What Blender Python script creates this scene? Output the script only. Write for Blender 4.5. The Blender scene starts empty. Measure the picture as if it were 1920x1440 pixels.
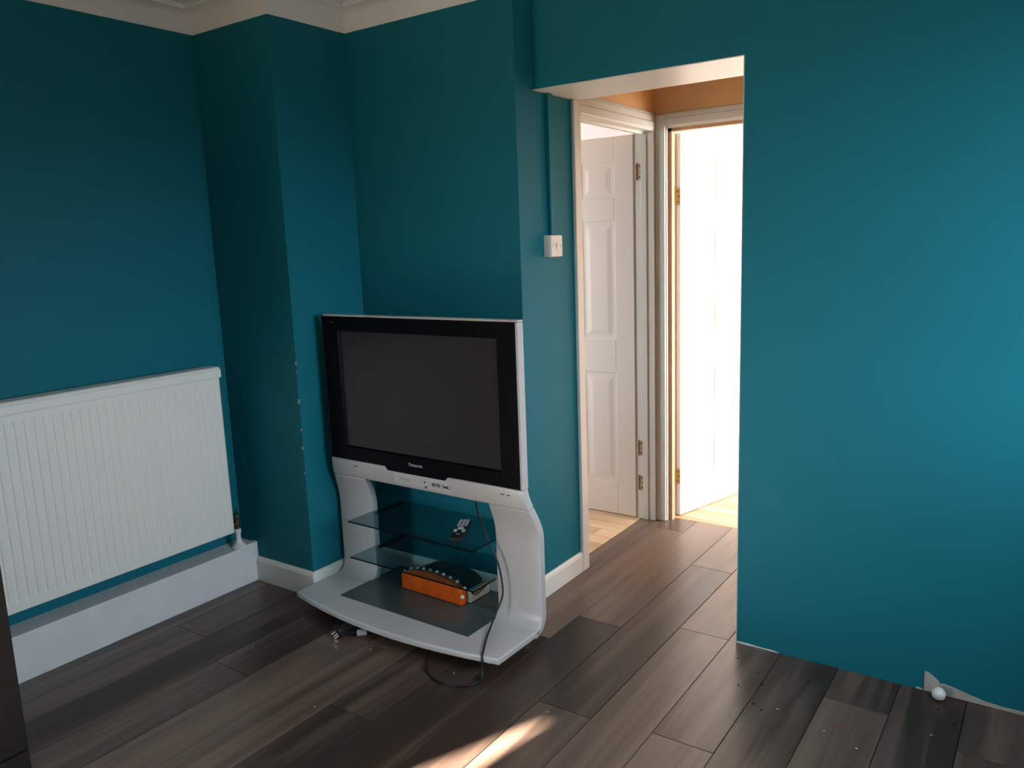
import bpy, bmesh, math, random
from mathutils import Vector, Matrix

random.seed(7)
SC = bpy.context.scene
COL = SC.collection
PI = math.pi

# ------------------------------------------------------------------ camera
cam_d = bpy.data.cameras.new('camera')
cam = bpy.data.objects.new('camera', cam_d)
COL.objects.link(cam)
SC.camera = cam
FPX = 1500.43                                    # focal length in pixels of a 1920 px wide frame
cam_d.sensor_fit = 'HORIZONTAL'
cam_d.sensor_width = 36.0
cam_d.lens = 36.0 * FPX / 1920.0
cam_d.clip_start = 0.02
yaw, pit, rol = math.radians(34.940), math.radians(-9.947), math.radians(-2.087)
fw = Vector((-math.sin(yaw) * math.cos(pit), math.cos(yaw) * math.cos(pit), math.sin(pit)))
rr = fw.cross(Vector((0, 0, 1))).normalized()
uu = rr.cross(fw)
r2 = rr * math.cos(rol) + uu * math.sin(rol)
u2 = -rr * math.sin(rol) + uu * math.cos(rol)
M = Matrix((r2, u2, -fw)).transposed().to_4x4()
M.translation = Vector((3.0729, -2.2827, 1.4739))
cam.matrix_world = M

# ------------------------------------------------------------------ world: sky above, ground below the horizon
world = bpy.data.worlds.new('world')
SC.world = world
world.use_nodes = True
wn, wl = world.node_tree.nodes, world.node_tree.links
wn.clear()
wout = wn.new('ShaderNodeOutputWorld')
wbg = wn.new('ShaderNodeBackground')
wtc = wn.new('ShaderNodeTexCoord')
wsep = wn.new('ShaderNodeSeparateXYZ')
wramp = wn.new('ShaderNodeValToRGB')
wmr = wn.new('ShaderNodeMapRange')
wmr.inputs['From Min'].default_value = -1
wmr.inputs['From Max'].default_value = 1
wl.new(wtc.outputs['Generated'], wsep.inputs[0])
wl.new(wsep.outputs['Z'], wmr.inputs['Value'])
wl.new(wmr.outputs[0], wramp.inputs[0])
cr = wramp.color_ramp
cr.elements[0].position = 0.48
cr.elements[0].color = (0.12, 0.115, 0.10, 1)
cr.elements[1].position = 0.53
cr.elements[1].color = (0.72, 0.87, 1.0, 1)
wl.new(wramp.outputs[0], wbg.inputs['Color'])
wl.new(wbg.outputs[0], wout.inputs[0])
wbg.inputs['Strength'].default_value = 13.0

# ------------------------------------------------------------------ sun (stands behind the photographer and slips between the added curtains)
sun_d = bpy.data.lights.new('sun_offscreen', 'SUN')
sun = bpy.data.objects.new('sun_offscreen', sun_d)
COL.objects.link(sun)
sun_d.energy = 165.0
sun_d.color = (1.0, 0.89, 0.77)
sun_d.angle = math.radians(1.1)
sun.rotation_euler = Vector((0.244, 0.819, -0.518)).to_track_quat('-Z', 'Y').to_euler()
sun.location = (0, -6, 5)


def area(name, loc, direction, sx, sy, energy=0.0, color=(1, 1, 1), portal=False):
    d = bpy.data.lights.new(name, 'AREA')
    d.shape = 'RECTANGLE'
    d.size, d.size_y = sx, sy
    d.energy, d.color = energy, color
    o = bpy.data.objects.new(name, d)
    COL.objects.link(o)
    o.location = loc
    o.rotation_euler = Vector(direction).to_track_quat('-Z', 'Y').to_euler()
    if portal:
        d.cycles.is_portal = True
    return o


# daylight coming in from just outside the windows of the three rooms
area('window_main_room_offscreen', (4.04, -0.52, 1.54), (-1, 0, 0), 1.60, 1.30, portal=True)
area('window_far_room_offscreen', (3.87, 2.75, 1.50), (-1, 0, 0), 1.60, 1.40, energy=130.0, color=(1.0, 0.97, 0.93))
area('window_left_room_offscreen', (-1.015, 0.28, 1.50), (0, 1, 0), 1.47, 1.40, energy=75.0, color=(1.0, 0.87, 0.78))

vs = SC.view_settings
vs.view_transform = 'Standard'
vs.look = 'None'
vs.gamma = 1.0
vs.use_curve_mapping = False
vs.exposure = 0.13

# ------------------------------------------------------------------ numbers of the place (metres)
Y1, PX, Y2 = -0.1134, 0.4775, 0.290              # pier front, pier side, alcove wall
BX, YD, YB = 1.3376, 0.4098, 0.730               # alcove corner, right wall face, right wall back
DX, ZS = 2.1581, 2.050                           # opening edge, soffit height
ZC, ZT = 2.373, 2.462                            # coving bottom, ceiling
XR, YBK = 3.90, -3.60                            # window wall, back wall


# ------------------------------------------------------------------ materials
def mat(name, color, rough=0.5, metal=0.0, spec=0.5, noise=None, bump=None, coat=0.0, trans=0.0, ior=1.45, alpha=None):
    """noise = (scale, amount): uneven tint;  bump = (scale, strength, distance): fine relief"""
    m = bpy.data.materials.new(name)
    m.use_nodes = True
    n, l = m.node_tree.nodes, m.node_tree.links
    b = n['Principled BSDF']
    b.inputs['Base Color'].default_value = (*color, 1)
    b.inputs['Roughness'].default_value = rough
    b.inputs['Metallic'].default_value = metal
    b.inputs['Specular IOR Level'].default_value = spec
    b.inputs['Coat Weight'].default_value = coat
    b.inputs['Coat Roughness'].default_value = 0.08
    b.inputs['Transmission Weight'].default_value = trans
    b.inputs['IOR'].default_value = ior
    tc = n.new('ShaderNodeTexCoord')
    if noise:
        t = n.new('ShaderNodeTexNoise')
        t.inputs['Scale'].default_value = noise[0]
        t.inputs['Detail'].default_value = 5
        l.new(tc.outputs['Object'], t.inputs['Vector'])
        mx = n.new('ShaderNodeMix')
        mx.data_type = 'RGBA'
        a = noise[1]
        mx.inputs[6].default_value = (*[c * (1 - a) for c in color], 1)
        mx.inputs[7].default_value = (*[min(1, c * (1 + a)) for c in color], 1)
        l.new(t.outputs['Fac'], mx.inputs[0])
        l.new(mx.outputs[2], b.inputs['Base Color'])
    if bump:
        t2 = n.new('ShaderNodeTexNoise')
        t2.inputs['Scale'].default_value = bump[0]
        t2.inputs['Detail'].default_value = 4
        l.new(tc.outputs['Object'], t2.inputs['Vector'])
        bp = n.new('ShaderNodeBump')
        bp.inputs['Strength'].default_value = bump[1]
        bp.inputs['Distance'].default_value = bump[2]
        l.new(t2.outputs['Fac'], bp.inputs['Height'])
        l.new(bp.outputs[0], b.inputs['Normal'])
    return m


def wood(name, dark, light, rough, grain_axis='Y', scale=1.0, spread=0.25, strips=0):
    """plank wood: long grain, knots, a tone of its own for every plank"""
    m = bpy.data.materials.new(name)
    m.use_nodes = True
    n, l = m.node_tree.nodes, m.node_tree.links
    b = n['Principled BSDF']
    tc = n.new('ShaderNodeTexCoord')
    oi = n.new('ShaderNodeObjectInfo')
    mul = n.new('ShaderNodeVectorMath')
    mul.operation = 'MULTIPLY_ADD'
    comb = n.new('ShaderNodeCombineXYZ')
    rm = n.new('ShaderNodeMath')
    rm.operation = 'MULTIPLY'
    rm.inputs[1].default_value = 37.0
    l.new(oi.outputs['Random'], rm.inputs[0])
    for k in range(3):
        l.new(rm.outputs[0], comb.inputs[k])
    st = (14, 0.9, 14) if grain_axis == 'Y' else (0.9, 14, 14)
    mul.inputs[1].default_value = tuple(s * scale for s in st)
    l.new(tc.outputs['Object'], mul.inputs[0])
    l.new(comb.outputs[0], mul.inputs[2])
    t = n.new('ShaderNodeTexNoise')
    t.inputs['Scale'].default_value = 1.0
    t.inputs['Detail'].default_value = 8
    t.inputs['Roughness'].default_value = 0.62
    t.inputs['Distortion'].default_value = 0.6
    l.new(mul.outputs[0], t.inputs['Vector'])
    t2 = n.new('ShaderNodeTexNoise')
    t2.inputs['Scale'].default_value = 0.22
    t2.inputs['Detail'].default_value = 3
    l.new(mul.outputs[0], t2.inputs['Vector'])
    add = n.new('ShaderNodeMath')
    add.operation = 'ADD'
    l.new(t.outputs['Fac'], add.inputs[0])
    l.new(t2.outputs['Fac'], add.inputs[1])
    tone = n.new('ShaderNodeMath')
    tone.operation = 'MULTIPLY_ADD'
    l.new(oi.outputs['Random'], tone.inputs[0])
    tone.inputs[1].default_value = spread
    l.new(add.outputs[0], tone.inputs[2])
    mr = n.new('ShaderNodeMapRange')
    mr.inputs['From Min'].default_value = 0.79 + spread * 0.5
    mr.inputs['From Max'].default_value = 1.24 + spread * 0.5
    l.new(tone.outputs[0], mr.inputs['Value'])
    mx = n.new('ShaderNodeMix')
    mx.data_type = 'RGBA'
    mx.inputs[6].default_value = (*dark, 1)
    mx.inputs[7].default_value = (*light, 1)
    l.new(mr.outputs[0], mx.inputs[0])
    last = mx.outputs[2]
    l.new(last, b.inputs['Base Color'])
    b.inputs['Roughness'].default_value = rough
    bp = n.new('ShaderNodeBump')
    bp.inputs['Strength'].default_value = 0.12
    bp.inputs['Distance'].default_value = 0.001
    l.new(t.outputs['Fac'], bp.inputs['Height'])
    l.new(bp.outputs[0], b.inputs['Normal'])
    return m


TEAL = mat('teal_wall_paint', (0.007, 0.152, 0.198), 0.55, spec=0.18, noise=(3.0, 0.05), bump=(180, 0.06, 0.001))
WHITE_CEIL = mat('white_ceiling_paint', (0.82, 0.80, 0.76), 0.8, bump=(120, 0.08, 0.001))
WHITE_GLOSS = mat('white_gloss_paint', (0.78, 0.76, 0.72), 0.32, noise=(6, 0.04))
WHITE_WORN = mat('worn_white_paint', (0.74, 0.74, 0.73), 0.45, noise=(9, 0.10), bump=(60, 0.15, 0.001))
RAD_WHITE = mat('radiator_enamel', (0.85, 0.82, 0.75), 0.38)
PEACH = mat('peach_hall_paint', (0.86, 0.50, 0.24), 0.6, noise=(3, 0.05))
CREAM = mat('cream_room_paint', (0.80, 0.70, 0.58), 0.7)
LILAC = mat('lilac_white_paint', (0.76, 0.71, 0.75), 0.7)
DOOR_W = mat('white_door_paint', (0.84, 0.77, 0.72), 0.40)
PINE = mat('raw_pine', (0.58, 0.36, 0.21), 0.6, noise=(8, 0.35))
BRASS = mat('brass_hinge', (0.40, 0.26, 0.10), 0.40, metal=0.7)
PAINTED_HINGE = mat('painted_hinge', (0.55, 0.42, 0.30), 0.5, noise=(60, 0.3))
SCREWD = mat('dark_screw', (0.05, 0.03, 0.02), 0.5)
SUBFLOOR = mat('dark_underlay', (0.012, 0.010, 0.009), 0.9)
PLANK = wood('dark_laminate', (0.044, 0.028, 0.021), (0.190, 0.126, 0.094), 0.33)
OAK = wood('light_oak_laminate', (0.50, 0.31, 0.17), (0.74, 0.54, 0.36), 0.40, 'X', 1.0)
SILVER = mat('silver_plastic', (0.53, 0.52, 0.52), 0.36, metal=0.10)
SILVER_D = mat('silver_control_flap', (0.62, 0.615, 0.63), 0.30, metal=0.1)
BLACK_GL = mat('black_gloss_bezel', (0.002, 0.002, 0.003), 0.42, spec=0.10)
BLACK_PL = mat('black_plastic', (0.008, 0.008, 0.009), 0.45)
SCREEN = mat('grey_picture_tube', (0.022, 0.022, 0.0225), 0.30, spec=0.4)
GREYMAT = mat('grey_glass_panel', (0.060, 0.075, 0.073), 0.22)
PRINT_LT = mat('light_print', (0.50, 0.50, 0.52), 0.4)
PRINT_DK = mat('dark_print', (0.015, 0.015, 0.02), 0.5)
RUBBER = mat('black_cable_rubber', (0.005, 0.006, 0.009), 0.40)
STEEL = mat('plug_pin_steel', (0.62, 0.60, 0.56), 0.28, metal=1.0)
TAGW = mat('grey_white_tag', (0.55, 0.55, 0.58), 0.6)
ORANGE = mat('orange_lacquer', (0.56, 0.085, 0.004), 0.26, noise=(18, 0.45), coat=0.5)
PLEAT = mat('dark_pleats', (0.018, 0.022, 0.021), 0.30)
BEIGE = mat('beige_casing', (0.42, 0.36, 0.29), 0.5, noise=(30, 0.2))
STUD = mat('bright_stud', (0.86, 0.82, 0.74), 0.22, metal=0.3)
SWITCHW = mat('switch_plastic', (0.80, 0.74, 0.66), 0.35)
COPPER = mat('tarnished_brass_valve', (0.16, 0.11, 0.06), 0.35, metal=0.8)
PLASTER = mat('bare_plaster', (0.42, 0.40, 0.37), 0.9, noise=(40, 0.2))
DARKWOOD = wood('dark_brown_wood', (0.008, 0.004, 0.003), (0.019, 0.010, 0.008), 0.75, 'X', 0.6, 0.1)
BALLW = mat('white_ball', (0.78, 0.77, 0.75), 0.5)
FLAKE_W = mat('white_flake', (0.70, 0.68, 0.64), 0.8)
FLAKE_D = mat('dark_crumb', (0.010, 0.009, 0.008), 0.8)
FLAKE_R = mat('red_scrap', (0.35, 0.06, 0.06), 0.7)
FRAMEW = mat('window_frame_white', (0.80, 0.80, 0.80), 0.4)

# thin cloth of the added, unseen curtains; passes sun through as fill light
ADDED_CURTAIN = bpy.data.materials.new('added_curtain_cloth')
ADDED_CURTAIN.use_nodes = True
_n, _l = ADDED_CURTAIN.node_tree.nodes, ADDED_CURTAIN.node_tree.links
_d = _n.new('ShaderNodeBsdfDiffuse')
_d.inputs['Color'].default_value = (0.70, 0.64, 0.54, 1)
_t = _n.new('ShaderNodeBsdfTranslucent')
_t.inputs['Color'].default_value = (0.80, 0.68, 0.54, 1)
_m = _n.new('ShaderNodeMixShader')
_m.inputs[0].default_value = 0.11
_l.new(_d.outputs[0], _m.inputs[1])
_l.new(_t.outputs[0], _m.inputs[2])
_l.new(_m.outputs[0], _n['Material Output'].inputs['Surface'])

# tinted glass of the shelves
GLASS = bpy.data.materials.new('smoked_glass')
GLASS.use_nodes = True
_n, _l = GLASS.node_tree.nodes, GLASS.node_tree.links
_b = _n['Principled BSDF']
_b.inputs['Base Color'].default_value = (0.02, 0.05, 0.06, 1)
_b.inputs['Roughness'].default_value = 0.05
_tr = _n.new('ShaderNodeBsdfTransparent')
_tr.inputs['Color'].default_value = (0.66, 0.80, 0.82, 1)
_lw = _n.new('ShaderNodeLayerWeight')
_lw.inputs['Blend'].default_value = 0.5
_pw = _n.new('ShaderNodeMath')
_pw.operation = 'POWER'
_pw.inputs[1].default_value = 4.0
_l.new(_lw.outputs['Facing'], _pw.inputs[0])
_add = _n.new('ShaderNodeMath')
_add.operation = 'MULTIPLY_ADD'
_add.inputs[1].default_value = 0.55
_add.inputs[2].default_value = 0.05
_l.new(_pw.outputs[0], _add.inputs[0])
_mx = _n.new('ShaderNodeMixShader')
_l.new(_add.outputs[0], _mx.inputs[0])
_l.new(_tr.outputs[0], _mx.inputs[1])
_l.new(_b.outputs[0], _mx.inputs[2])
_l.new(_mx.outputs[0], _n['Material Output'].inputs['Surface'])


# ------------------------------------------------------------------ mesh helpers
def box(bm, x0, x1, y0, y1, z0, z1, bev=0.0, seg=2):
    vs_ = [bm.verts.new((x, y, z)) for z in (z0, z1) for y in (y0, y1) for x in (x0, x1)]
    idx = [(0, 2, 3, 1), (4, 5, 7, 6), (0, 1, 5, 4), (2, 6, 7, 3), (0, 4, 6, 2), (1, 3, 7, 5)]
    fs = [bm.faces.new([vs_[i] for i in f]) for f in idx]
    if bev:
        es = list({e for f in fs for e in f.edges})
        bmesh.ops.bevel(bm, geom=es, offset=bev, segments=seg, affect='EDGES', profile=0.5)
    return bm


def prism(bm, pts, axis, a, b):
    """closed outline pts (2-D) pushed along an axis from a to b; y: pts=(x,z)  x: pts=(y,z)  z: pts=(x,y)"""
    def P(p, t):
        if axis == 'y':
            return (p[0], t, p[1])
        if axis == 'x':
            return (t, p[0], p[1])
        return (p[0], p[1], t)
    v0 = [bm.verts.new(P(p, a)) for p in pts]
    v1 = [bm.verts.new(P(p, b)) for p in pts]
    n = len(pts)
    bm.faces.new(v0)
    bm.faces.new(v1[::-1])
    for i in range(n):
        bm.faces.new((v0[i], v1[i], v1[(i + 1) % n], v0[(i + 1) % n]))
    return bm


def tube(bm, pts, r, seg=8):
    pts = [Vector(p) for p in pts]
    rings = []
    up = Vector((0, 0, 1))
    for i, p in enumerate(pts):
        d = (pts[min(i + 1, len(pts) - 1)] - pts[max(i - 1, 0)]).normalized()
        a = d.cross(up)
        if a.length < 1e-3:
            a = d.cross(Vector((1, 0, 0)))
        a.normalize()
        c = a.cross(d)
        rad = r[i] if isinstance(r, (list, tuple)) else r
        rings.append([bm.verts.new(p + (a * math.cos(2 * PI * k / seg) + c * math.sin(2 * PI * k / seg)) * rad) for k in range(seg)])
    for i in range(len(rings) - 1):
        for k in range(seg):
            bm.faces.new((rings[i][k], rings[i][(k + 1) % seg], rings[i + 1][(k + 1) % seg], rings[i + 1][k]))
    bm.faces.new(rings[0][::-1])
    bm.faces.new(rings[-1])
    return bm


def spline(ctrl, n=10):
    P = [Vector(c) for c in ctrl]
    out = []
    for i in range(len(P) - 1):
        p0, p1, p2, p3 = P[max(i - 1, 0)], P[i], P[i + 1], P[min(i + 2, len(P) - 1)]
        for k in range(n):
            t = k / n
            out.append(0.5 * ((2 * p1) + (p2 - p0) * t + (2 * p0 - 5 * p1 + 4 * p2 - p3) * t * t + (3 * p1 - p0 - 3 * p2 + p3) * t ** 3))
    out.append(P[-1])
    return out


def lathe(bm, prof, seg=24, c=(0, 0, 0)):
    rings = [[bm.verts.new((c[0] + r * math.cos(2 * PI * k / seg), c[1] + r * math.sin(2 * PI * k / seg), c[2] + z)) for k in range(seg)] for r, z in prof]
    for i in range(len(rings) - 1):
        for k in range(seg):
            bm.faces.new((rings[i][k], rings[i][(k + 1) % seg], rings[i + 1][(k + 1) % seg], rings[i + 1][k]))
    bm.faces.new(rings[0][::-1])
    bm.faces.new(rings[-1])
    return bm


def new():
    return bmesh.new()


def obj(name, bm, m, parent=None, smooth=False, bev=0.0, seg=2):
    bmesh.ops.recalc_face_normals(bm, faces=bm.faces)
    me = bpy.data.meshes.new(name)
    bm.to_mesh(me)
    bm.free()
    me.materials.append(m)
    o = bpy.data.objects.new(name, me)
    COL.objects.link(o)
    if parent:
        o.parent = parent
    if bev:
        md = o.modifiers.new('bevel', 'BEVEL')
        md.width = bev
        md.segments = seg
        md.limit_method = 'ANGLE'
        md.angle_limit = math.radians(40)
    if smooth:
        for p in me.polygons:
            p.use_smooth = True
    return o


def shade_auto(o, ang=35):
    me = o.data
    for p in me.polygons:
        p.use_smooth = True
    b = bmesh.new()
    b.from_mesh(me)
    for e in b.edges:
        e.smooth = not (len(e.link_faces) != 2 or e.calc_face_angle(0) > math.radians(ang))
    b.to_mesh(me)
    b.free()
    return o


def struct(name, bm, m, parent=None, **k):
    o = obj(name, bm, m, parent, **k)
    if parent is None:
        o['kind'] = 'structure'
    return o


def thing(name, label, cat, loc=(0, 0, 0), rotz=0.0, group=None):
    o = bpy.data.objects.new(name, None)
    o.empty_display_size = 0.1
    COL.objects.link(o)
    o.location = loc
    o.rotation_euler = (0, 0, rotz)
    tag(o, label, cat, group)
    return o


def tag(o, label, cat, group=None):
    o['label'] = label
    o['category'] = cat
    if group:
        o['group'] = group
    return o


def text_mesh(name, s, size, m, parent, depth=0.0006, sx=1.0):
    c = bpy.data.curves.new(name, 'FONT')
    c.body = s
    c.size = size
    c.extrude = depth
    c.align_x = 'CENTER'
    c.align_y = 'CENTER'
    t = bpy.data.objects.new(name, c)
    COL.objects.link(t)
    dg = bpy.context.evaluated_depsgraph_get()
    me = bpy.data.meshes.new_from_object(t.evaluated_get(dg))
    bpy.data.objects.remove(t)
    bpy.data.curves.remove(c)
    o = bpy.data.objects.new(name, me)
    me.materials.clear()
    me.materials.append(m)
    for v in me.vertices:
        v.co.x *= sx
    COL.objects.link(o)
    o.parent = parent
    return o


# ================================================================== THE SETTING
# ---- walls of the main room
b = new()
box(b, -0.12, 0, YBK - 0.12, Y1 + 0.5, 0, ZT)
struct('wall_left', b, TEAL)

b = new()
box(b, 0, PX, Y1, Y2 + 0.13, 0, ZT)
pier = struct('wall_pier', b, TEAL)
for (z, s) in ((1.02, 0.007), (0.86, 0.009), (0.74, 0.006), (0.66, 0.008), (0.55, 0.005), (0.985, 0.004)):
    b = new()
    prism(b, [(-s, -s * .8), (s * .3, -s), (s, 0), (s * .4, s * 1.1), (-s * .5, s)], 'y', 0, 0.0015)
    c = obj('paint_chip', b, PLASTER, pier)
    c.location = (PX - 0.0015, Y1 - 0.0012, z)

b = new()
box(b, PX, BX, Y2, Y2 + 0.13, 0, ZT)
box(b, BX - 0.10, BX, Y2 + 0.13, 0.745, 0, ZT)
struct('wall_alcove', b, TEAL)

b = new()
box(b, DX, XR + 0.12, YD, YB, 0, ZT)
box(b, BX, DX, YD, YB, ZS, ZT)
wr = struct('wall_right', b, TEAL)
b = new()
box(b, BX, DX + 0.002, YD + 0.001, YB + 0.001, ZS - 0.004, ZS - 0.0005)
obj('soffit', b, WHITE_GLOSS, wr)
b = new()
box(b, DX - 0.004, DX - 0.0005, YD + 0.002, YB, 0, ZS - 0.004)
obj('reveal', b, WHITE_GLOSS, wr)
# torn edge of the paint where the skirting has gone
b = new()
prism(b, [(2.777, 0.002), (2.776, 0.067), (2.783, 0.068), (2.800, 0.058), (2.815, 0.047), (2.820, 0.039), (2.816, 0.034), (2.832, 0.040),
          (2.850, 0.037), (2.868, 0.033), (2.895, 0.026), (2.925, 0.020), (2.950, 0.015), (2.990, 0.012), (3.050, 0.012), (3.12, 0.008), (3.12, 0.002)],
      'y', YD - 0.004, YD - 0.0003)
obj('torn_plaster', b, PLASTER, wr)
b = new()
prism(b, [(2.158, 0.001), (2.158, 0.006), (2.20, 0.007), (2.25, 0.004), (2.29, 0.005), (2.31, 0.001)], 'y', YD - 0.003, YD - 0.0003)
obj('torn_plaster', b, WHITE_WORN, wr)
b = new()
prism(b, [(2.752, 0.001), (2.755, 0.008), (2.765, 0.007), (2.778, 0.001)], 'y', YD - 0.003, YD - 0.0003)
obj('torn_plaster', b, PLASTER, wr)

# window wall with a wide window beside the photographer
wy0, wy1, wz0, wz1 = -1.28, 0.22, 0.96, 2.14
b = new()
box(b, XR, XR + 0.12, YBK - 0.12, wy0, 0, ZT)
box(b, XR, XR + 0.12, wy1, YD, 0, ZT)
box(b, XR, XR + 0.12, wy0, wy1, 0, wz0)
box(b, XR, XR + 0.12, wy0, wy1, wz1, ZT)
struct('wall_window', b, TEAL)
b = new()
for (y0, y1, z0, z1) in ((wy0, wy1, wz0, wz0 + .05), (wy0, wy1, wz1 - .05, wz1), (wy0, wy0 + .05, wz0, wz1), (wy1 - .05, wy1, wz0, wz1), (-0.55, -0.51, wz0, wz1)):
    box(b, XR + 0.06, XR + 0.115, y0, y1, z0, z1)
win1 = struct('window_1', b, FRAMEW)
b = new()
box(b, XR - 0.26, XR - 0.0005, wy0 - 0.05, YD - 0.001, wz0 - 0.035, wz0 - 0.001)  # deep unseen board, added to keep sky light off the low right corner
obj('added_shade_board', b, FRAMEW, win1, bev=0.004)

# back wall with a window; unseen curtains added to shape the sun wedge and soft fill
sx0, sx1, sz0, sz1 = 0.06, 1.14, 0.30, 2.10
b = new()
box(b, -0.12, sx0, YBK - 0.12, YBK, 0, ZT)
box(b, sx1, XR + 0.12, YBK - 0.12, YBK, 0, ZT)
box(b, sx0, sx1, YBK - 0.12, YBK, 0, sz0)
box(b, sx0, sx1, YBK - 0.12, YBK, sz1, ZT)
struct('wall_back', b, TEAL)
b = new()
for (x0, x1, z0, z1) in ((sx0 - .04, sx0, sz0 - .04, sz1 + .04), (sx1, sx1 + .04, sz0 - .04, sz1 + .04), (sx0, sx1, sz0 - .04, sz0), (sx0, sx1, sz1, sz1 + .04)):
    box(b, x0, x1, YBK, YBK + 0.015, z0, z1)
win2 = struct('window_2', b, FRAMEW)
for pts in ([(sx0, sz0), (0.36, sz0), (0.735, 1.60), (0.840, 2.055), (0.845, sz1), (sx0, sz1)], [(sx1, sz0), (1.10, sz0), (0.93, 1.60), (0.850, 2.055), (0.845, sz1), (sx1, sz1)]):
    b = new()
    v_ = [b.verts.new((p[0], YBK - 0.04, p[1])) for p in pts]
    b.faces.new(v_)
    obj('added_curtain', b, ADDED_CURTAIN, win2)

b = new()
box(b, -2.6, XR + 0.12, YBK - 0.12, 4.7, ZT, ZT + 0.10)
struct('ceiling', b, WHITE_CEIL)

# ---- coving, swept along the walls
prof = [(0.0, 0.0), (0.004, 0.0)]
for k in range(0, 9):
    a = k / 8 * PI / 2
    prof.append((0.006 + 0.072 * (1 - math.cos(a)), 0.003 + 0.072 * math.sin(a)))
prof += [(0.082, 0.075), (0.082, 0.083), (0.090, 0.083), (0.090, 0.0885)]


def path(w):
    return [(w, YBK), (w, Y1 - w), (PX + w, Y1 - w), (PX + w, Y2 - w), (BX + w, Y2 - w), (BX + w, YD - w), (XR, YD - w)]


b = new()
rows = [[b.verts.new((x, y, ZC + dz)) for (x, y) in path(w)] for w, dz in prof]
for i in range(len(rows) - 1):
    for k in range(len(rows[0]) - 1):
        b.faces.new((rows[i][k], rows[i][k + 1], rows[i + 1][k + 1], rows[i + 1][k]))
cov = struct('trim_1', b, WHITE_CEIL)
shade_auto(cov, 30)


# ---- baseboards
def skirting(bm, pts, h, t=0.015):
    """pts: wall line, room on its right-hand side of travel direction is found from the corner signs in `path`"""
    n = len(pts)
    pr = [(0, 0), (t, 0), (t, h - 0.018), (t * 0.75, h - 0.006), (t * 0.4, h), (0, h)]
    rws = []
    for w, z in pr:
        rw = []
        for i, p in enumerate(pts):
            ox = oy = 0
            for s in (i - 1, i):
                if 0 <= s < n - 1:
                    dx_, dy_ = pts[s + 1][0] - pts[s][0], pts[s + 1][1] - pts[s][1]
                    L = math.hypot(dx_, dy_)
                    nx, ny = dy_ / L, -dx_ / L
                    if abs(nx) > .5:
                        ox = nx * w
                    else:
                        oy = ny * w
            rw.append(bm.verts.new((p[0] + ox, p[1] + oy, z)))
        rws.append(rw)
    m_ = len(pr)
    for i in range(m_):
        for k in range(n - 1):
            bm.faces.new((rws[i][k], rws[i][k + 1], rws[(i + 1) % m_][k + 1], rws[(i + 1) % m_][k]))
    bm.faces.new([rws[i][0] for i in range(m_)])
    bm.faces.new([rws[i][-1] for i in range(m_)][::-1])
    return bm


b = new()
skirting(b, [(0.1126, Y1), (PX, Y1), (PX, Y2 - 0.016)], 0.112)
struct('baseboard_pier', b, WHITE_GLOSS)
b = new()
skirting(b, [(PX + 0.001, Y2), (BX, Y2), (BX, 0.690)], 0.092)
struct('baseboard_alcove', b, WHITE_GLOSS)

# ---- boxed plinth under the radiator
b = new()
box(b, 0.0005, 0.1116, -1.355, Y1 - 0.0005, 0, 0.176)
plinth = struct('trim_2', b, WHITE_WORN, bev=0.002)
b = new()
box(b, 0.085, 0.1122, -0.175, Y1 - 0.0008, 0.176, 0.1825)
obj('raised_lip', b, WHITE_WORN, plinth, bev=0.001)

# ---- floors: every plank is a board of its own
PW, PL, GAP = 0.193, 1.285, 0.0022
b = new()
box(b, -0.12, XR + 0.12, YBK - 0.12, YD + 0.02, -0.06, -0.0105)
box(b, 1.2, 2.45, YD + 0.02, 1.56, -0.06, -0.0105)
floor = struct('floor', b, SUBFLOOR)
cache = {}


def plank(parent, x0, x1, y0, y1, m, name='plank'):
    x0, x1, y0, y1 = x0 + GAP / 2, x1 - GAP / 2, y0 + GAP / 2, y1 - GAP / 2
    w, l = round(x1 - x0, 4), round(y1 - y0, 4)
    if w < 0.01 or l < 0.01:
        return
    key = (w, l, m.name)
    if key not in cache:
        bm = new()
        c = 0.0009
        lo = [bm.verts.new((sx * w / 2, sy * l / 2, -0.010)) for sx, sy in ((-1, -1), (1, -1), (1, 1), (-1, 1))]
        mi = [bm.verts.new((sx * w / 2, sy * l / 2, -c)) for sx, sy in ((-1, -1), (1, -1), (1, 1), (-1, 1))]
        hi = [bm.verts.new((sx * (w / 2 - c), sy * (l / 2 - c), 0)) for sx, sy in ((-1, -1), (1, -1), (1, 1), (-1, 1))]
        bm.faces.new(hi)
        for k in range(4):
            bm.faces.new((lo[k], lo[(k + 1) % 4], mi[(k + 1) % 4], mi[k]))
            bm.faces.new((mi[k], mi[(k + 1) % 4], hi[(k + 1) % 4], hi[k]))
        bmesh.ops.recalc_face_normals(bm, faces=bm.faces)
        me = bpy.data.meshes.new(name)
        bm.to_mesh(me)
        bm.free()
        me.materials.append(m)
        cache[key] = me
    o = bpy.data.objects.new(name, cache[key])
    COL.objects.link(o)
    o.parent = parent
    o.location = ((x0 + x1) / 2, (y0 + y1) / 2, 0)
    return o


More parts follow.
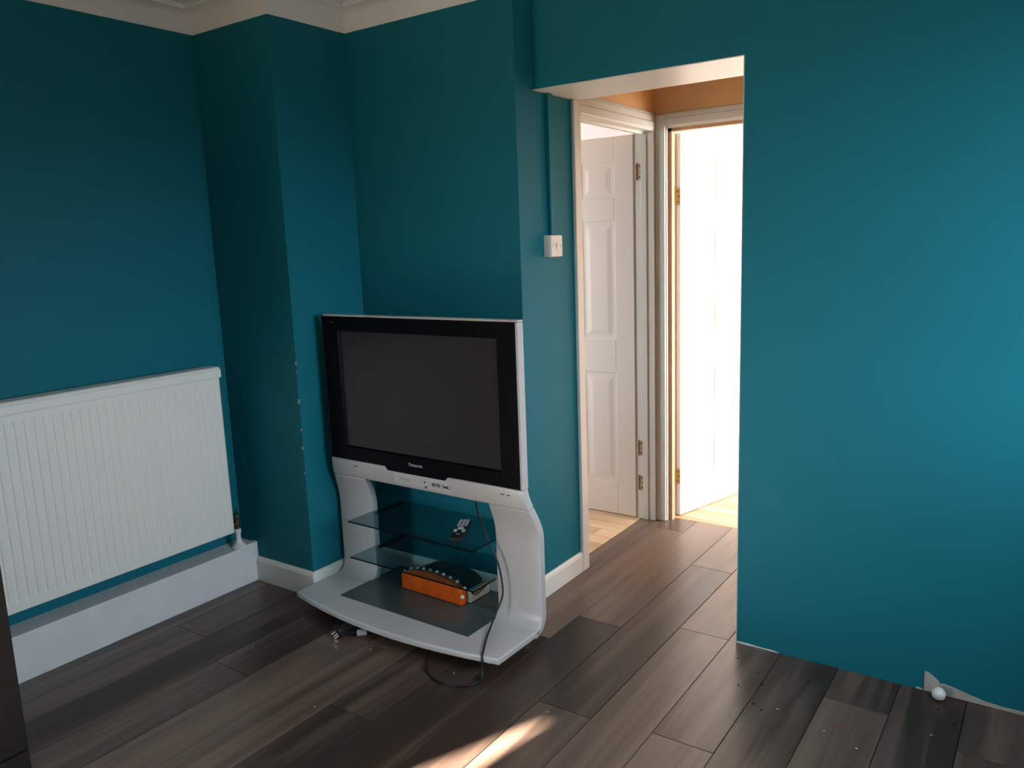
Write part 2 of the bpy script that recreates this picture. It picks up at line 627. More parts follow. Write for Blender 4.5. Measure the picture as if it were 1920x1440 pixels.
known = {0: None, -1: -0.255, -2: 0.411, -3: -0.288, -4: 0.30, -5: 0.085, -6: -0.66, -7: -0.295}
for k in range(-13, 12):
    x0, x1 = 2.320 + PW * k, 2.320 + PW * (k + 1)
    if x1 <= 0 or x0 >= XR:
        continue
    off = known.get(k)
    if off is None:
        off = (k * 0.47 * PL) % PL - 0.4 + random.uniform(-.08, .08)
    xa, xb = max(x0, 0), min(x1, XR)
    y = off - PL * 5
    while y < 1.56:
        ya, yb = max(y, YBK), y + PL
        if x1 <= 1.17:
            yb = min(yb, Y2 + 0.01)
            if x1 < PX:
                yb = min(yb, Y1 + 0.01)
        elif x0 < 1.25:                                            # column that runs under the left door
            top = 1.549
            if yb > 0.745:
                if ya < 0.745:
                    plank(floor, xa, xb, ya, 0.745, PLANK)
                    ya = 0.745
                plank(floor, 1.2715, xb, ya, min(yb, top), PLANK)
                y += PL
                continue
        elif x0 > 2.30:
            yb = min(yb, YD + 0.01)
        else:
            yb = min(yb, 1.549)
        if yb > ya:
            plank(floor, xa, xb, ya, yb, PLANK)
        y += PL


def oak_floor(name, x0, x1, y0, y1):
    bm = new()
    box(bm, x0, x1, y0, y1, -0.06, -0.0105)
    f = struct(name, bm, SUBFLOOR)
    y, r = y0, 0
    while y < y1:
        x = x0 - (0.31 * r) % 1.2
        while x < x1:
            plank(f, max(x, x0), min(x + 1.2, x1), y, min(y + 0.095, y1), OAK)
            x += 1.2
        y += 0.095
        r += 1
    return f


oak_floor('floor_left_room', -1.2, 1.2715, 0.745, 2.1)
oak_floor('floor_far_room', 1.30, 3.55, 1.549, 3.6)
b = new()
box(b, -2.45, -1.2, 0.42, 3.3, -0.06, -0.0003)
box(b, -1.2, 1.2376, 2.1, 3.3, -0.06, -0.0003)
box(b, -1.2, 1.2376, 0.42, 0.745, -0.06, -0.0003)
struct('floor_left_room_rest', b, OAK)
b = new()
box(b, 1.30, 3.55, 3.6, 4.6, -0.06, -0.0003)
struct('floor_far_room_rest', b, OAK)

# ---- the small hall
b = new()
box(b, BX - 0.10, BX, 0.745, 1.60, 2.000, ZT)
box(b, BX - 0.10, BX + 0.03, 1.475, 1.60, 0, 2.000)
struct('wall_hall_left', b, PEACH)
b = new()
box(b, BX, 2.50, 1.490, 1.60, 2.03, ZT)
box(b, 2.165, 2.50, 1.490, 1.60, 0, 2.03)
struct('wall_hall_far', b, PEACH)
b = new()
box(b, 2.34, 2.50, YB, 1.49, 0, ZT)
struct('wall_hall_right', b, PEACH)

# ---- room behind the left door, room behind the far door
b = new()
box(b, -2.60, -2.50, 0.42, 3.3, 0, ZT)
box(b, -2.60, 1.2376, 3.3, 3.4, 0, ZT)
box(b, -2.60, -1.75, 0.30, 0.42, 0, ZT)
box(b, -0.28, 0.0, 0.30, 0.42, 0, ZT)
box(b, -1.75, -0.28, 0.30, 0.42, 0, 0.8)
box(b, -1.75, -0.28, 0.30, 0.42, 2.2, ZT)
box(b, BX - 0.10, BX - 0.05, 1.60, 3.4, 0, ZT)
struct('wall_left_room', b, LILAC)
b = new()
box(b, BX - 0.05, BX, 1.60, 4.6, 0, ZT)
box(b, BX - 0.05, 3.85, 4.6, 4.7, 0, ZT)
box(b, 3.75, 3.85, 1.60, 1.95, 0, ZT)
box(b, 3.75, 3.85, 3.55, 4.6, 0, ZT)
box(b, 3.75, 3.85, 1.95, 3.55, 0, 0.8)
box(b, 3.75, 3.85, 1.95, 3.55, 2.2, ZT)
box(b, 2.50, 3.85, 1.50, 1.60, 0, ZT)
struct('wall_far_room', b, CREAM)
b = new()
box(b, 3.55, 3.75, 1.60, 4.6, -0.06, -0.0003)
struct('floor_far_room_edge', b, OAK)


# ---- six-panel doors in their frames
def door_leaf(name, w, h, t, parent, panels):
    """leaf in local coords: x 0..w from the hinge, visible face at y=0 looking to -y, thickness to +y"""
    bm = new()
    box(bm, 0, w, 0.004, t, 0.004, h)
    leaf = obj(name, bm, DOOR_W, parent, bev=0.0015)
    # stiles and rails stand proud of the sunk panel fields
    xs = sorted({p[0] for p in panels} | {p[1] for p in panels})
    bm = new()
    xl0, xl1 = panels[0][0], panels[0][1]
    xr0, xr1 = panels[1][0], panels[1][1]
    zs = sorted({(p[2], p[3]) for p in panels})
    box(bm, 0, xl0, 0, 0.0045, 0.004, h)
    box(bm, xr1, w, 0, 0.0045, 0.004, h)
    box(bm, xl1, xr0, 0, 0.0045, 0.004, h)
    prev = 0.004
    for (za, zb_) in zs + [(h, h)]:
        for (xa_, xb_) in ((xl0, xl1), (xr0, xr1)):
            box(bm, xa_, xb_, 0, 0.0045, prev, za)
        prev = zb_
    obj('stiles', bm, DOOR_W, leaf, bev=0.003)
    for (xa_, xb_, za, zb_) in panels:
        bm = new()
        i = 0.018
        j = 0.046
        o4 = [(xa_ + i, za + i), (xb_ - i, za + i), (xb_ - i, zb_ - i), (xa_ + i, zb_ - i)]
        i4 = [(xa_ + j, za + j), (xb_ - j, za + j), (xb_ - j, zb_ - j), (xa_ + j, zb_ - j)]
        vo = [bm.verts.new((p[0], 0.0042, p[1])) for p in o4]
        vi = [bm.verts.new((p[0], 0.0012, p[1])) for p in i4]
        bm.faces.new(vi)
        for k in range(4):
            bm.faces.new((vo[k], vo[(k + 1) % 4], vi[(k + 1) % 4], vi[k]))
        bm.faces.new(vo[::-1])
        obj('panel', bm, DOOR_W, leaf)
    return leaf


def hinge(parent, loc, rot, m):
    bm = new()
    box(bm, -0.002, 0.030, -0.0016, 0.0, -0.040, 0.040)
    h_ = obj('hinge', bm, m, parent)
    tube_bm = new()
    tube(tube_bm, [(-0.004, -0.003, -0.040), (-0.004, -0.003, 0.040)], 0.005, 8)
    obj('knuckle', tube_bm, m, h_)
    for z in (-0.026, 0.0, 0.026):
        s = new()
        tube(s, [(0.016 + (0.004 if z == 0 else 0), -0.0024, z), (0.016 + (0.004 if z == 0 else 0), -0.0014, z)], 0.0042, 10)
        obj('screw', s, SCREWD, h_)
    h_.location = loc
    h_.rotation_euler = rot
    return h_


PANELS = [(0.108, 0.298, 0.180, 0.780), (0.412, 0.602, 0.180, 0.780),
          (0.108, 0.298, 0.960, 1.570), (0.412, 0.602, 0.960, 1.570),
          (0.108, 0.298, 1.685, 1.862), (0.412, 0.602, 1.685, 1.862)]

# door 1: hinged at the far jamb of the left doorway, opened square into the left room
d1 = bpy.data.objects.new('door_1', None)
COL.objects.link(d1)
d1['kind'] = 'structure'
d1.location = (1.246, 1.452, 0)
leafroot = bpy.data.objects.new('leaf', None)
lf = door_leaf('leaf', 0.71, 1.985, 0.038, d1, [(-p[1], -p[0], p[2], p[3]) for p in PANELS[::-1]] and PANELS)
bpy.data.objects.remove(leafroot)
lf.scale = (-1, 1, 1)
b = new()
box(b, 0.0, 0.1066, 0.006, 0.023, 0, 2.0)                       # far jamb of the lining
o = obj('jamb', b, WHITE_GLOSS, d1, bev=0.001)
b = new()
box(b, 0.0, 0.1066, -0.7370, -0.7070, 0, 2.0)                       # near jamb
obj('jamb', b, WHITE_GLOSS, d1, bev=0.001)
b = new()
box(b, 0.0, 0.1066, -0.7070, 0.006, 1.990, 2.016)
obj('lining_head', b, WHITE_GLOSS, d1, bev=0.001)
b = new()
box(b, 0.040, 0.070, 0.001, 0.006, 0, 1.990)
obj('door_stop', b, WHITE_GLOSS, d1, bev=0.001)
b = new()
box(b, 0.040, 0.060, -0.7070, -0.004, 1.978, 1.990)
obj('door_stop', b, WHITE_GLOSS, d1, bev=0.001)
b = new()
box(b, 0.0922, 0.1096, -0.762, -0.7070, 0, 2.046)
obj('architrave', b, WHITE_GLOSS, d1, bev=0.004)
b = new()
prism(b, [(0.0922, 1.994), (0.1070, 1.994), (0.1100, 2.000), (0.1100, 2.030), (0.1060, 2.036), (0.1060, 2.060), (0.1020, 2.076), (0.0922, 2.080)], 'y', -0.7075, 0.022)
obj('architrave', b, WHITE_GLOSS, d1, bev=0.001)
for z in (1.803, 0.389, 0.199):
    hinge(d1, (0.018, 0.0055, z), (0, 0, 0), PAINTED_HINGE)

# door 2: in the far wall, hinged at its left jamb, opened into the bright room
d2 = bpy.data.objects.new('door_2', None)
COL.objects.link(d2)
d2['kind'] = 'structure'
d2.location = (1.437, 1.592, 0)
lf2 = door_leaf('leaf', 0.71, 1.985, 0.038, d2, PANELS)
lf2.rotation_euler = (0, 0, math.atan2(0.963, 0.269))
b = new()
box(b, -0.065, -0.027, -0.104, 0.020, 0, 2.0)
obj('jamb', b, WHITE_GLOSS, d2, bev=0.001)
b = new()
box(b, 0.700, 0.728, -0.104, 0.020, 0, 2.0)
obj('jamb', b, WHITE_GLOSS, d2, bev=0.001)
b = new()
box(b, -0.065, 0.728, -0.104, 0.020, 2.000, 2.030)
obj('lining_head', b, WHITE_GLOSS, d2, bev=0.001)
b = new()
box(b, -0.027, -0.008, -0.086, -0.052, 0, 2.0)
obj('door_stop', b, PINE, d2, bev=0.001)
b = new()
box(b, 0.688, 0.700, -0.086, -0.052, 0, 2.0)
obj('door_stop', b, PINE, d2, bev=0.001)
b = new()
box(b, -0.027, 0.700, -0.086, -0.052, 1.984, 2.000)
obj('door_stop', b, PINE, d2, bev=0.001)
b = new()
box(b, -0.083, -0.032, -0.119, -0.104, 0, 2.064)
obj('architrave', b, WHITE_GLOSS, d2, bev=0.004)
b = new()
box(b, 0.706, 0.760, -0.119, -0.104, 0, 2.064)
obj('architrave', b, WHITE_GLOSS, d2, bev=0.004)
b = new()
prism(b, [(-0.119, 2.008), (-0.119, 2.040), (-0.115, 2.046), (-0.115, 2.052), (-0.112, 2.066), (-0.104, 2.068), (-0.104, 2.008)], 'x', -0.032, 0.706)
obj('architrave', b, WHITE_GLOSS, d2, bev=0.001)
for z in (1.677, 0.219):
    hinge(d2, (-0.030, -0.002, z), (0, 0, 0.10), BRASS)

# ================================================================== THINGS
# ---- radiator on the left wall
RY0, RY1, RX = -1.330, -0.236, 0.130
rad = thing('radiator', 'wide white ribbed panel radiator hung on the teal wall above a boxed plinth', 'radiator', (0.05, -0.78, 0.0))
ox, oy = 0.05, -0.78
b = new()
zrows = [0.262, 0.268, 0.300, 0.312, 0.60, 0.925, 0.938, 0.958]
depth = [0.010, 0.0, 0.0, 1.0, 1.0, 1.0, 0.0, 0.0]
pitch = 0.0322
ny = int((RY1 - RY0 - 0.03) / pitch)
ys = [RY0, RY0 + 0.006]
gro = [0, 0]
ystart = RY0 + (RY1 - RY0 - ny * pitch) / 2
for k in range(ny):
    for f, g in ((0.0, 0.0), (0.58, 0.0), (0.70, 1.0), (0.88, 1.0)):
        ys.append(ystart + (k + f) * pitch)
        gro.append(g)
ys += [ystart + ny * pitch, RY1 - 0.006, RY1]
gro += [0, 0, 0]
grid = []
for zi, z in enumerate(zrows):
    row = []
    for yi, y in enumerate(ys):
        x = RX - (0.0030 * gro[yi] * depth[zi] if 0 < zi < 7 and depth[zi] == 1.0 else 0)
        if zi == 0:
            x -= 0.010
        if yi in (0, len(ys) - 1):
            x -= 0.006
        row.append(b.verts.new((x - ox, y - oy, z)))
    grid.append(row)
for i in range(len(grid) - 1):
    for k in range(len(ys) - 1):
        b.faces.new((grid[i][k], grid[i][k + 1], grid[i + 1][k + 1], grid[i + 1][k]))
p_ = obj('front_panel', b, RAD_WHITE, rad)
md = p_.modifiers.new('solid', 'SOLIDIFY')
md.thickness = 0.012
md.offset = -1
b = new()
box(b, 0.045 - ox, 0.060 - ox, RY0 - oy, RY1 - oy, 0.265, 0.955, bev=0.005)
obj('rear_panel', b, RAD_WHITE, rad)
b = new()
prism(b, [(0.045 - ox, 0.9585), (RX + 0.004 - ox, 0.9585), (RX + 0.006 - ox, 0.964), (RX + 0.006 - ox, 0.990), (RX + 0.001 - ox, 0.994), (RX + 0.001 - ox, 0.997),
          (RX - 0.006 - ox, 1.004), (0.055 - ox, 1.004), (0.045 - ox, 0.998)], 'y', RY0 - oy, RY1 + 0.004 - oy)
obj('top_grille', b, RAD_WHITE, rad, bev=0.004, seg=3)
b = new()
box(b, 0.060 - ox, RX - 0.012 - ox, RY1 - 0.020 - oy, RY1 - 0.006 - oy, 0.30, 0.955, bev=0.004)
obj('end_cover', b, RAD_WHITE, rad)
for yy in (-1.05, -0.48):
    b = new()
    box(b, 0.0015 - ox, 0.046 - ox, yy - 0.02 - oy, yy + 0.02 - oy, 0.40, 0.90)
    obj('wall_bracket', b, RAD_WHITE, rad)
b = new()
vx, vy = 0.082 - ox, -0.190 - oy
tube(b, [(vx, RY1 - 0.015 - oy, 0.285), (vx, vy, 0.285)], 0.008, 10)
lathe(b, [(0.011, 0.262), (0.014, 0.264), (0.014, 0.276), (0.010, 0.279), (0.010, 0.292), (0.015, 0.294), (0.015, 0.306), (0.009, 0.309), (0.009, 0.318), (0.012, 0.320), (0.012, 0.330), (0.005, 0.334), (0.005, 0.350)], 12, (vx, vy, 0))
valve = obj('valve', b, COPPER, rad)
b = new()
lathe(b, [(0.034, 0.1768), (0.034, 0.180), (0.028, 0.185), (0.017, 0.196), (0.012, 0.212), (0.011, 0.236), (0.015, 0.242), (0.015, 0.262)], 18, (vx, vy, 0))
obj('pipe_collar', b, WHITE_GLOSS, valve, smooth=False)

# ---- dark brown wardrobe standing against the left wall beyond the radiator
cab = thing('wooden_wardrobe', 'dark brown wooden wardrobe standing on the floor beyond the radiator', 'wardrobe', (0.33, -1.78, 0))
b = new()
box(b, -0.325, 0.305, -0.42, 0.417, 0.06, 1.88)
obj('body', b, DARKWOOD, cab, bev=0.003)
b = new()
box(b, -0.325, 0.3225, -0.417, 0.4165, 0.0005, 0.06)
obj('plinth', b, DARKWOOD, cab)
b = new()
box(b, -0.328, 0.325, -0.425, 0.419, 1.88, 1.905)
obj('top', b, DARKWOOD, cab, bev=0.003)
for s in (-1, 1):
    b = new()
    y0, y1 = (0.002, 0.417) if s > 0 else (-0.418, -0.002)
    box(b, 0.3055, 0.323, y0, y1, 0.065, 1.875)
    dr = obj('door', b, DARKWOOD, cab, bev=0.003)
    b = new()
    tube(b, [(0.335, s * 0.03, 0.95), (0.335, s * 0.03, 1.07)], 0.005, 8)
    box(b, 0.323, 0.336, s * 0.03 - 0.004, s * 0.03 + 0.004, 0.96, 0.97)
    box(b, 0.323, 0.336, s * 0.03 - 0.004, s * 0.03 + 0.004, 1.05, 1.06)
    obj('handle', b, COPPER, dr)

# ---- light switch and its cable trunking on the narrow wall
sw = thing('light_switch', 'small white light switch on the teal wall strip beside the doorway', 'light switch', (BX, 0.499, 1.458))
b = new()
box(b, 0.0003, 0.030, -0.044, 0.044, -0.043, 0.043)
obj('back_box', b, SWITCHW, sw, bev=0.002)
b = new()
box(b, 0.0302, 0.036, -0.043, 0.043, -0.042, 0.042)
obj('plate', b, SWITCHW, sw, bev=0.0025)
b = new()
prism(b, [(0.036, -0.013), (0.0385, -0.013), (0.042, 0.013), (0.036, 0.013)], 'y', -0.007, 0.007)
for v in b.verts:
    pass
rk = obj('rocker', b, SWITCHW, sw, bev=0.001)
for yy in (-0.030, 0.030):
    b = new()
    tube(b, [(0.0355, yy, 0), (0.0366, yy, 0)], 0.0035, 10)
    obj('screw', b, PAINTED_HINGE, sw)
b = new()
box(b, BX + 0.0003, BX + 0.018, 0.490, 0.522, 1.502, ZS - 0.0045)
tr = tag(obj('cable_trunking', b, TEAL, bev=0.002), 'teal painted cable trunking running up the wall from the light switch', 'trunking')

# ---- television on its silver stand
TVY = math.radians(-1.0)
tv = thing('television', 'large old silver and black television on its own silver stand with glass shelves', 'television', (1.030, 0.0, 0), TVY)
HW = 0.528
# base plate with a bowed front
b = new()
front = [(-HW + 2 * HW * k / 16, -0.238 - 0.062 * (1 - (2 * k / 16 - 1) ** 2)) for k in range(17)]
outl = [(-0.40, 0.20), (-0.40, 0.066), (-HW + 0.016, 0.046), (-HW, 0.015)] + front + [(HW, 0.015), (HW - 0.016, 0.046), (0.40, 0.066), (0.40, 0.20)]
prism(b, outl, 'z', 0.048, 0.0725)
base = obj('base_plate', b, SILVER, tv, bev=0.006, seg=3)
# grey glass panel let into the base
b = new()
box(b, -0.335, 0.338, -0.170, 0.19, 0.0727, 0.0755)
obj('base_panel', b, GREYMAT, tv, bev=0.0008)
for sx in (-0.44, 0.44):
    for sy in (-0.16, 0.12):
        b = new()
        lathe(b, [(0.020, 0.0008), (0.024, 0.006), (0.024, 0.040), (0.018, 0.0478)], 16, (sx, sy, 0))
        obj('foot', b, BLACK_PL, tv)


# legs: a bent sheet that flows from the fascia down and forward into the base
def fy(z):
    """front surface y of the stand at height z"""
    if z < 0.118:
        t = (0.118 - z) / 0.045
        return 0.034 - 0.045 * (1 - math.sqrt(max(0, 1 - min(1, t) ** 2)))
    if z < 0.40:
        return 0.034
    t = min(1, (z - 0.40) / 0.20)
    s = t * t * (3 - 2 * t)
    return 0.034 - 0.052 * s


def fwid(z):
    if z < 0.42:
        return HW
    t = min(1, (z - 0.42) / 0.19)
    s = t * t * (3 - 2 * t)
    return HW - 0.028 * s


OPX, OPZ = 0.325, 0.526
zl = [0.0728, 0.0735, 0.076, 0.080, 0.086, 0.094, 0.104, 0.118, 0.20, 0.30, 0.40] + [0.40 + 0.01 * k for k in range(1, 13)] + [OPZ]
for s in (-1, 1):
    b = new()
    rws = []
    for z in zl:
        ix = OPX
        if z < 0.10:
            ix = OPX + 0.0
        rws.append([b.verts.new((s * x, fy(z), z)) for x in (ix, ix + 0.06, (ix + fwid(z)) / 2 + 0.03, fwid(z))])
    for i in range(len(rws) - 1):
        for k in range(3):
            b.faces.new((rws[i][k], rws[i][k + 1], rws[i + 1][k + 1], rws[i + 1][k]))
    lg = obj('leg', b, SILVER, tv)
    # thickness towards the back
    bm = bmesh.new()
    bm.from_mesh(lg.data)
    bmesh.ops.recalc_face_normals(bm, faces=bm.faces)
    if sum(f.normal.y for f in bm.faces) > 0:
        bmesh.ops.reverse_faces(bm, faces=bm.faces)
    bm.to_mesh(lg.data)
    bm.free()
    for p in lg.data.polygons:
        p.use_smooth = True
    md = lg.modifiers.new('solid', 'SOLIDIFY')
    md.thickness = 0.032
    md.offset = -1
    md2 = lg.modifiers.new('bevel', 'BEVEL')
    md2.width = 0.006
    md2.segments = 3
    md2.limit_method = 'ANGLE'
    md2.angle_limit = math.radians(50)
# fascia between the legs and the screen
b = new()
zf = [OPZ + 0.0002, 0.535, 0.545, 0.555, 0.565, 0.575, 0.585, 0.595, 0.6065]
rws = []
for z in zf:
    w = fwid(z)
    rws.append([b.verts.new((x, fy(z), z)) for x in (-w, -w * .6, -w * .2, w * .2, w * .6, w)])
for i in range(len(rws) - 1):
    for k in range(5):
        b.faces.new((rws[i][k], rws[i][k + 1], rws[i + 1][k + 1], rws[i + 1][k]))
bmesh.ops.recalc_face_normals(b, faces=b.faces)
if sum(f.normal.y for f in b.faces) > 0:
    bmesh.ops.reverse_faces(b, faces=b.faces)
me = bpy.data.meshes.new('fascia')
b.to_mesh(me)
b.free()
me.materials.append(SILVER)
fas = bpy.data.objects.new('fascia', me)
COL.objects.link(fas)
fas.parent = tv
for p in me.polygons:
    p.use_smooth = True
md = fas.modifiers.new('solid', 'SOLIDIFY')
md.thickness = 0.032
md.offset = -1
md2 = fas.modifiers.new('bevel', 'BEVEL')
md2.width = 0.005
md2.segments = 2
md2.limit_method = 'ANGLE'
md2.angle_limit = math.radians(60)

# control flap with its print
b = new()
prism(b, [(-0.0085, 0.540), (-0.0200, 0.588), (-0.0160, 0.589), (-0.0045, 0.541)], 'x', -0.140, 0.150)
flap = obj('control_flap', b, SILVER_D, tv, bev=0.001)
tilt = math.atan2(0.0115, 0.048)


def on_flap(o, x, f):
    """f 0..1 up the flap"""
    z = 0.540 + 0.048 * f
    y = -0.0085 - 0.0115 * f
    o.location = (x, y - 0.0012, z)
    o.rotation_euler = (PI / 2 + tilt, 0, 0)


t_ = text_mesh('print', '8770', 0.021, PRINT_DK, flap)
on_flap(t_, 0.085, 0.50)
b = new()
prism(b, [(-0.020, 0.007), (-0.012, 0.007), (0.0, 0.002), (0.014, 0.007), (0.020, 0.007), (0.008, 0.0), (0.021, -0.007), (0.012, -0.007), (-0.001, -0.003), (-0.012, -0.006), (-0.016, -0.004), (-0.006, 0.0005)], 'z', 0, 0.0006)
a_ = obj('mark', b, PRINT_DK, flap)
on_flap(a_, 0.133, 0.50)
for f, w_ in ((0.62, 0.0045), (0.16, 0.0055)):
    b = new()
    prism(b, [(-w_, -w_ * .7), (w_, -w_ * .7), (w_ * .8, w_ * .7), (-w_ * .8, w_ * .7)], 'z', 0, 0.0006)
    a_ = obj('mark', b, PRINT_DK, flap)
    on_flap(a_, 0.028, f)
b = new()
prism(b, [(-0.03, -0.008), (0.03, -0.008), (0.03, 0.008), (-0.03, 0.008)], 'z', -0.0004, 0.0002)
a_ = obj('label_plate', b, SILVER, flap)
on_flap(a_, -0.075, 0.55)
for (x, z, w_) in ((-0.355, 0.583, 0.010), (0.405, 0.580, 0.009), (0.432, 0.580, 0.007)):
    b = new()
    box(b, -w_, w_, -0.0006, 0.0, -0.0018, 0.0018)
    a_ = obj('mark', b, PRINT_DK, fas)
    a_.location = (x, fy(z) - 0.0002, z)
    a_.rotation_euler = (-0.25, 0, 0)

# cabinet rim, black bezel, picture tube, back housing
b = new()
TH = 0.500
for (x0, x1, z0, z1) in ((-TH + 0.0085, TH, 1.207, 1.215), (TH - 0.014, TH, 0.607, 1.2065)):
    box(b, x0, x1, -0.018, 0.014, z0, z1)
obj('silver_rim', b, SILVER, tv, bev=0.003)
b = new()
box(b, -TH, -TH + 0.008, -0.018, 0.014, 0.607, 1.215)
obj('side_rim', b, BLACK_PL, tv, bev=0.003)
b = new()
bz0, bz1 = 0.6085, 1.2065
bx0, bx1 = -TH + 0.0085, TH - 0.0145
SX, SZ0, SZ1 = 0.406, 0.662, 1.152
outer = [(bx0, bz0), (-0.180, bz0), (-0.168, 0.592), (0.135, 0.592), (0.152, bz0), (bx1, bz0), (bx1, bz1), (bx0, bz1)]
inner = [(-SX, SZ0), (SX, SZ0), (SX, SZ1), (-SX, SZ1)]
vo = [b.verts.new((x, -0.0195, z)) for x, z in outer]
vb = [b.verts.new((x, 0.012, z)) for x, z in outer]
vi = [b.verts.new((x, -0.0195, z)) for x, z in inner]
vi2 = [b.verts.new((x + (0.005 if x < 0 else -0.005), -0.009, z + (0.005 if z < 0.9 else -0.005))) for x, z in inner]
b.faces.new((vo[0], vo[1], vo[2], vo[3], vo[4], vo[5], vi[1], vi[0]))
b.faces.new((vo[5], vo[6], vi[2], vi[1]))
b.faces.new((vo[6], vo[7], vi[3], vi[2]))
b.faces.new((vo[7], vo[0], vi[0], vi[3]))
for k in range(4):
    b.faces.new((vi[k], vi[(k + 1) % 4], vi2[(k + 1) % 4], vi2[k]))
for k in range(8):
    b.faces.new((vo[k], vo[(k + 1) % 8], vb[(k + 1) % 8], vb[k]))
bez = obj('bezel', b, BLACK_GL, tv)
t_ = text_mesh('brand_name', 'Panasonic', 0.0185, PRINT_LT, bez)
t_.location = (-0.012, -0.0202, 0.632)
t_.rotation_euler = (PI / 2, 0, 0)
b = new()
box(b, -0.011, 0.011, -0.0008, 0, -0.0026, 0.0026)
a_ = obj('small_badge', b, mat('faint_badge', (0.06, 0.06, 0.065), 0.4), bez)
a_.location = (-0.437, -0.0197, 1.183)
b = new()
nsx, nsz = 16, 10
rws = []
for j in range(nsz + 1):
    z = SZ0 + 0.003 + (SZ1 - SZ0 - 0.006) * j / nsz
    rws.append([b.verts.new((-SX + 0.003 + (2 * SX - 0.006) * i / nsx, -0.0085, z)) for i in range(nsx + 1)])
for j in range(nsz):
    for i in range(nsx):
        b.faces.new((rws[j][i], rws[j][i + 1], rws[j + 1][i + 1], rws[j + 1][i]))
scr = obj('screen', b, SCREEN, tv)
md = scr.modifiers.new('solid', 'SOLIDIFY')
md.thickness = 0.006
md.offset = -1 if scr.data.polygons[0].normal.y < 0 else 1
b = new()
ra = [(-0.485, 0.014, 0.62), (0.470, 0.014, 0.62), (0.470, 0.014, 1.195), (-0.485, 0.014, 1.195)]
rb = [(-0.30, 0.255, 0.70), (0.25, 0.255, 0.70), (0.25, 0.255, 1.10), (-0.30, 0.255, 1.10)]
va = [b.verts.new(p) for p in ra]
vb = [b.verts.new(p) for p in rb]
b.faces.new(va)
b.faces.new(vb[::-1])
for k in range(4):
    b.faces.new((va[k], va[(k + 1) % 4], vb[(k + 1) % 4], vb[k]))
obj('back_housing', b, BLACK_PL, tv, bev=0.01)

# smoked glass shelves on black rails
for z in (0.374, 0.219):
    b = new()
    box(b, -0.326, 0.324, -0.108, 0.205, z - 0.003, z + 0.003)
    sh = obj('glass_shelf', b, GLASS, tv)
    b = new()
    box(b, -0.326, 0.324, -0.1088, -0.1081, z - 0.003, z + 0.003)
    obj('shelf_edge', b, BLACK_GL, sh)
    b = new()
    box(b, 0.3241, 0.3248, -0.1088, 0.03, z - 0.003, z + 0.003)
    obj('shelf_edge', b, BLACK_GL, sh)
    for s in (-1, 1):
        b = new()
        tube(b, [(s * 0.318, 0.050, z - 0.0095), (s * 0.318, 0.205, z - 0.0095)], 0.006, 8)
        obj('shelf_rail', b, BLACK_PL, tv)
# ---- remote control on the upper glass shelf
rem = thing('remote_control', 'black remote control with pale buttons lying on the upper glass shelf', 'remote control', (1.198, 0.020, 0.3775), math.atan2(0.2, -0.105) - PI / 2)
b = new()
box(b, -0.025, 0.025, -0.105, 0.105, 0, 0.018)
bd = obj('body', b, BLACK_PL, rem, bev=0.004)
for r in range(6):
    for c_ in range(3):
        b = new()
        box(b, -0.0055, 0.0055, -0.0045, 0.0045, 0, 0.0025)
        k_ = obj('button', b, PRINT_LT, rem)
        k_.location = ((c_ - 1) * 0.0145, 0.088 - r * 0.0125, 0.0178)
b = new()
lathe(b, [(0.013, 0), (0.013, 0.003), (0.008, 0.0032), (0.008, 0.0005)], 20, (0, 0, 0))
rg = obj('navigation_ring', b, PRINT_LT, rem)
rg.location = (0, -0.004, 0.0178)
for c_ in (-1, 1):
    for r in range(2):
        b = new()
        box(b, -0.006, 0.006, -0.004, 0.004, 0, 0.0025)
        k_ = obj('button', b, PRINT_LT, rem)
        k_.location = (c_ * 0.016, -0.022 - r * 0.016, 0.0178)
b = new()
box(b, -0.007, 0.007, -0.002, 0.002, 0, 0.0006)
k_ = obj('print', b, PRINT_LT, rem)
k_.location = (0, -0.066, 0.018)

# ---- small orange accordion on the grey base panel
acc = thing('accordion', 'small orange accordion with dark pleats and bright studs under the lower glass shelf', 'accordion', (1.035, 0.095, 0.0758), math.radians(-2))
AL, AD = 0.165, 0.085


def arch(x):
    return 0.052 + 0.050 * math.sqrt(max(0.0, 1 - (x / (AL * 1.02)) ** 2))


b = new()
N = 14
pts = [(-AL, 0.0), (AL, 0.0)] + [(AL - 2 * AL * k / N, arch(AL - 2 * AL * k / N)) for k in range(N + 1)]
prism(b, pts, 'y', -AD, -AD + 0.030)
obj('front_casing', b, ORANGE, acc, bev=0.006, seg=3)
for k in range(9):
    y0 = -AD + 0.032 + k * 0.0150
    b = new()
    s = 0.93 - 0.01 * k
    pts = [(-AL * s, 0.004), (AL * s, 0.004)] + [(AL * s - 2 * AL * s * j / N, arch((AL - 2 * AL * j / N)) * s) for j in range(N + 1)]
    prism(b, pts, 'y', y0, y0 + 0.0085)
    obj('pleat', b, PLEAT, acc, bev=0.003)
b = new()
s = 0.86
pts = [(-AL * s, 0.006), (AL * s, 0.006)] + [(AL * s - 2 * AL * s * j / N, arch((AL - 2 * AL * j / N)) * s) for j in range(N + 1)]
prism(b, pts, 'y', -AD + 0.030, 0.075)
obj('bellows_core', b, PLEAT, acc)
b = new()
for (z0, z1, x0) in ((0.0, 0.045, AL - 0.012),):
    box(b, x0, x0 + 0.026, -AD + 0.036, 0.078, 0.0005, 0.050)
obj('end_casing', b, BEIGE, acc, bev=0.008, seg=3)
